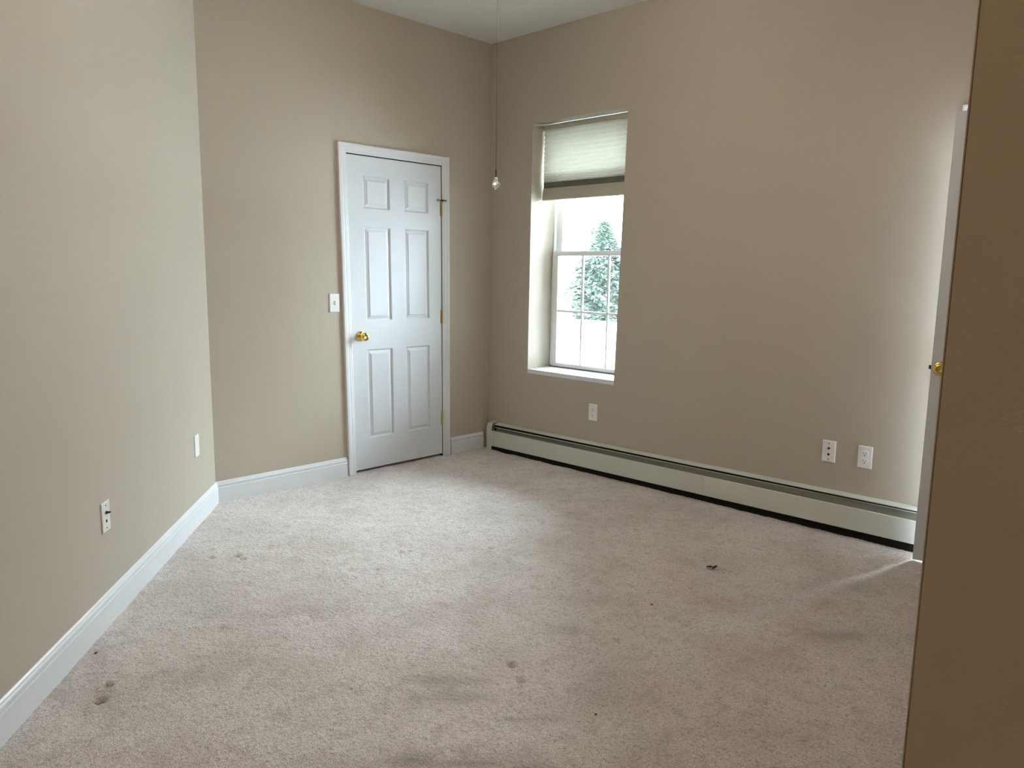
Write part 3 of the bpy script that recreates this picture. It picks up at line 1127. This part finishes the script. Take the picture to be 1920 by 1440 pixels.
# unseen flush lamp added behind the camera as warm fill for the near wall
lamp = empty('fill_light', (5.2, -4.05, H))
tag(lamp, 'unseen warm fill light added behind the viewer', 'ceiling light')
bm = bmesh.new()
lathe(bm, [(0, 0), (.17, 0), (.17, -.018), (.155, -.022), (0, -.022)], 32, 'z')
mesh_obj('lamp_base', bm, M_FANM, lamp)
LM = bpy.data.materials.new('fill_light_glow')
LM.use_nodes = True
LM.node_tree.nodes['Principled BSDF'].inputs['Emission Color'].default_value = (1.0, 0.74, 0.46, 1)
LM.node_tree.nodes['Principled BSDF'].inputs['Emission Strength'].default_value = 25.0
bm = bmesh.new()
lathe(bm, [(0, -.0221), (.15, -.0221), (.148, -.045), (.125, -.075), (.08, -.095), (.03, -.102), (0, -.103)], 32, 'z')
mesh_obj('lamp_shade', bm, LM, lamp, True)

# ------------------------------------------------------------------ bits lying on the carpet


def crumb(name, x, y, r, mm, label, cat='debris', n=1, flat=0.4, spread=0.0, group=None):
    bm = bmesh.new()
    rnd = random.Random(int(x * 1000))
    for k in range(n):
        q = bmesh.ops.create_icosphere(bm, subdivisions=2, radius=r)
        ox, oy, a = rnd.uniform(-spread, spread), rnd.uniform(-spread, spread), rnd.uniform(0, PI)
        for v in q['verts']:
            p = v.co * (1 + 0.3 * noise.noise(v.co * 300 + Vector((k * 7, 0, 0))))
            px, py = p.x * 1.6, p.y * 0.8
            v.co = Vector((px * math.cos(a) - py * math.sin(a) + ox, px * math.sin(a) + py * math.cos(a) + oy, p.z * flat + r * 0.5))
    o = mesh_obj(name, bm, mm, None, True, (x, y, 0.0))
    tag(o, label, cat, group)


def leaf_scrap():
    t = empty('leaf_scrap', (2.467, -0.893, 0.002))
    t.rotation_euler.z = PI / 4
    for (cx, cy, a, L, wd) in ((-0.012, 0.010, -0.95, 0.018, 0.0080), (0.011, 0.002, 0.55, 0.016, 0.0080)):
        bm = bmesh.new()
        n = 9
        rows = []
        for i in range(n):
            u = i / (n - 1)
            hw = wd * math.sin(PI * min(max(u, 0.04), 0.97)) ** 0.7
            lift = 0.005 + 0.009 * u * u
            rows.append([((u - .5) * 2 * L, s_ * hw, lift + abs(s_) * hw * 0.7) for s_ in (-1, 0, 1)])
        V = [[bm.verts.new((x * math.cos(a) - y * math.sin(a) + cx, x * math.sin(a) + y * math.cos(a) + cy, z)) for x, y, z in r] for r in rows]
        W_ = [[bm.verts.new(v.co - Vector((0, 0, 0.0012))) for v in r] for r in V]
        for G in (V, W_):
            for i in range(n - 1):
                for j in range(2):
                    bm.faces.new((G[i][j], G[i][j + 1], G[i + 1][j + 1], G[i + 1][j]))
        for i in range(n - 1):
            for j in (0, 2):
                bm.faces.new((V[i][j], V[i + 1][j], W_[i + 1][j], W_[i][j]))
        mesh_obj('leaf', bm, M_SOIL, t, True)
    tag(t, 'two dark dried leaf scraps lying on the carpet before the heater', 'leaf scrap')


leaf_scrap()
crumb('carpet_crumb', 2.489, -1.401, .0042, M_SOIL, 'tiny black crumb on the open carpet, nearest the dried leaf scraps')
crumb('lint_fleck', 2.342, -1.447, .0040, M_LINT, 'tiny white fleck on the carpet mid room', 'lint')
crumb('carpet_crumb', 1.3825, -3.150, .0045, M_SOIL, 'tiny black crumb right against the foot of the left baseboard')
crumb('dead_bug', 2.817, -2.166, .0036, M_SOIL, 'tiny dark seed-like bit alone on the carpet in the foreground', 'debris')

# ------------------------------------------------------------------ outdoors through the window
bm = bmesh.new()
v = [bm.verts.new(p) for p in ((-120, 0.6, -0.45), (120, 0.6, -0.45), (120, 160, -0.45), (-120, 160, -0.45))]
bm.faces.new(v)
tag(mesh_obj('ground', bm, M_YARD), 'pale sunless yard outside the window', 'yard', kind='structure')
bm = bmesh.new()
box(bm, -30, 30, 17.0, 17.18, -0.45, -0.33)
o = mesh_obj('kerb', bm, M_KERB)
o.rotation_euler.z = 0.05
tag(o, 'low pale kerb in the yard outside the window', 'kerb', kind='structure')


def conifer(x, y, h, r, label, seed, n=2600):
    rnd = random.Random(seed)
    t = empty('conifer_tree', (x, y, -0.45))
    tag(t, label, 'tree', 'evergreens seen through the window')
    bm = bmesh.new()
    lathe(bm, [(0, 0), (.09, 0), (.05, h * .5), (.01, h * .95), (0, h * .95)], 8, 'z')
    mesh_obj('trunk', bm, M_BARK, t)
    vs, fs = [], []
    for k in range(n):
        z = 0.02 * h + rnd.random() * 0.96 * h
        u = z / h
        prof = np.interp(u, [0, .24, .45, .62, .72, .86, 1.0], [.80, 1.0, .95, .78, .42, .20, .02])
        a = rnd.uniform(0, 2 * PI)
        lump = 0.80 + 0.25 * math.sin(a * 5 + z * 6 + seed) + rnd.uniform(-.12, .12)
        rad = r * prof * lump * (0.55 + 0.45 * rnd.random() ** 0.4)
        p = Vector((rad * math.cos(a), rad * math.sin(a), z))
        d = Vector((math.cos(a), math.sin(a), rnd.uniform(-.5, .7))).normalized()
        s = Vector((-math.sin(a), math.cos(a), rnd.uniform(-.4, .4))).normalized()
        L = rnd.uniform(.12, .26)
        wd = L * rnd.uniform(.30, .50)
        i = len(vs)
        vs += [p - s * wd, p + s * wd, p + d * L]
        up = d.cross(s) * wd * .6
        vs += [p + up]
        fs += [(i, i + 1, i + 2), (i, i + 2, i + 3), (i + 1, i + 3, i + 2), (i, i + 3, i + 1)]
    me = bpy.data.meshes.new('foliage')
    me.from_pydata([tuple(q) for q in vs], [], fs)
    me.materials.append(M_LEAF)
    o = bpy.data.objects.new('foliage', me)
    COL.objects.link(o)
    o.parent = t
    o['kind'] = 'stuff'


conifer(-13.3, 18.1, 3.60, 1.25, 'broad pointed evergreen in the middle of the window view', 1, 6500)
conifer(-11.1, 19.8, 3.3, 1.15, 'evergreen at the right edge of the window view, partly cut off by the reveal', 2, 4500)
conifer(-19.0, 24.5, 3.9, 0.45, 'slim faint evergreen tip left of the broad one', 3, 1200)
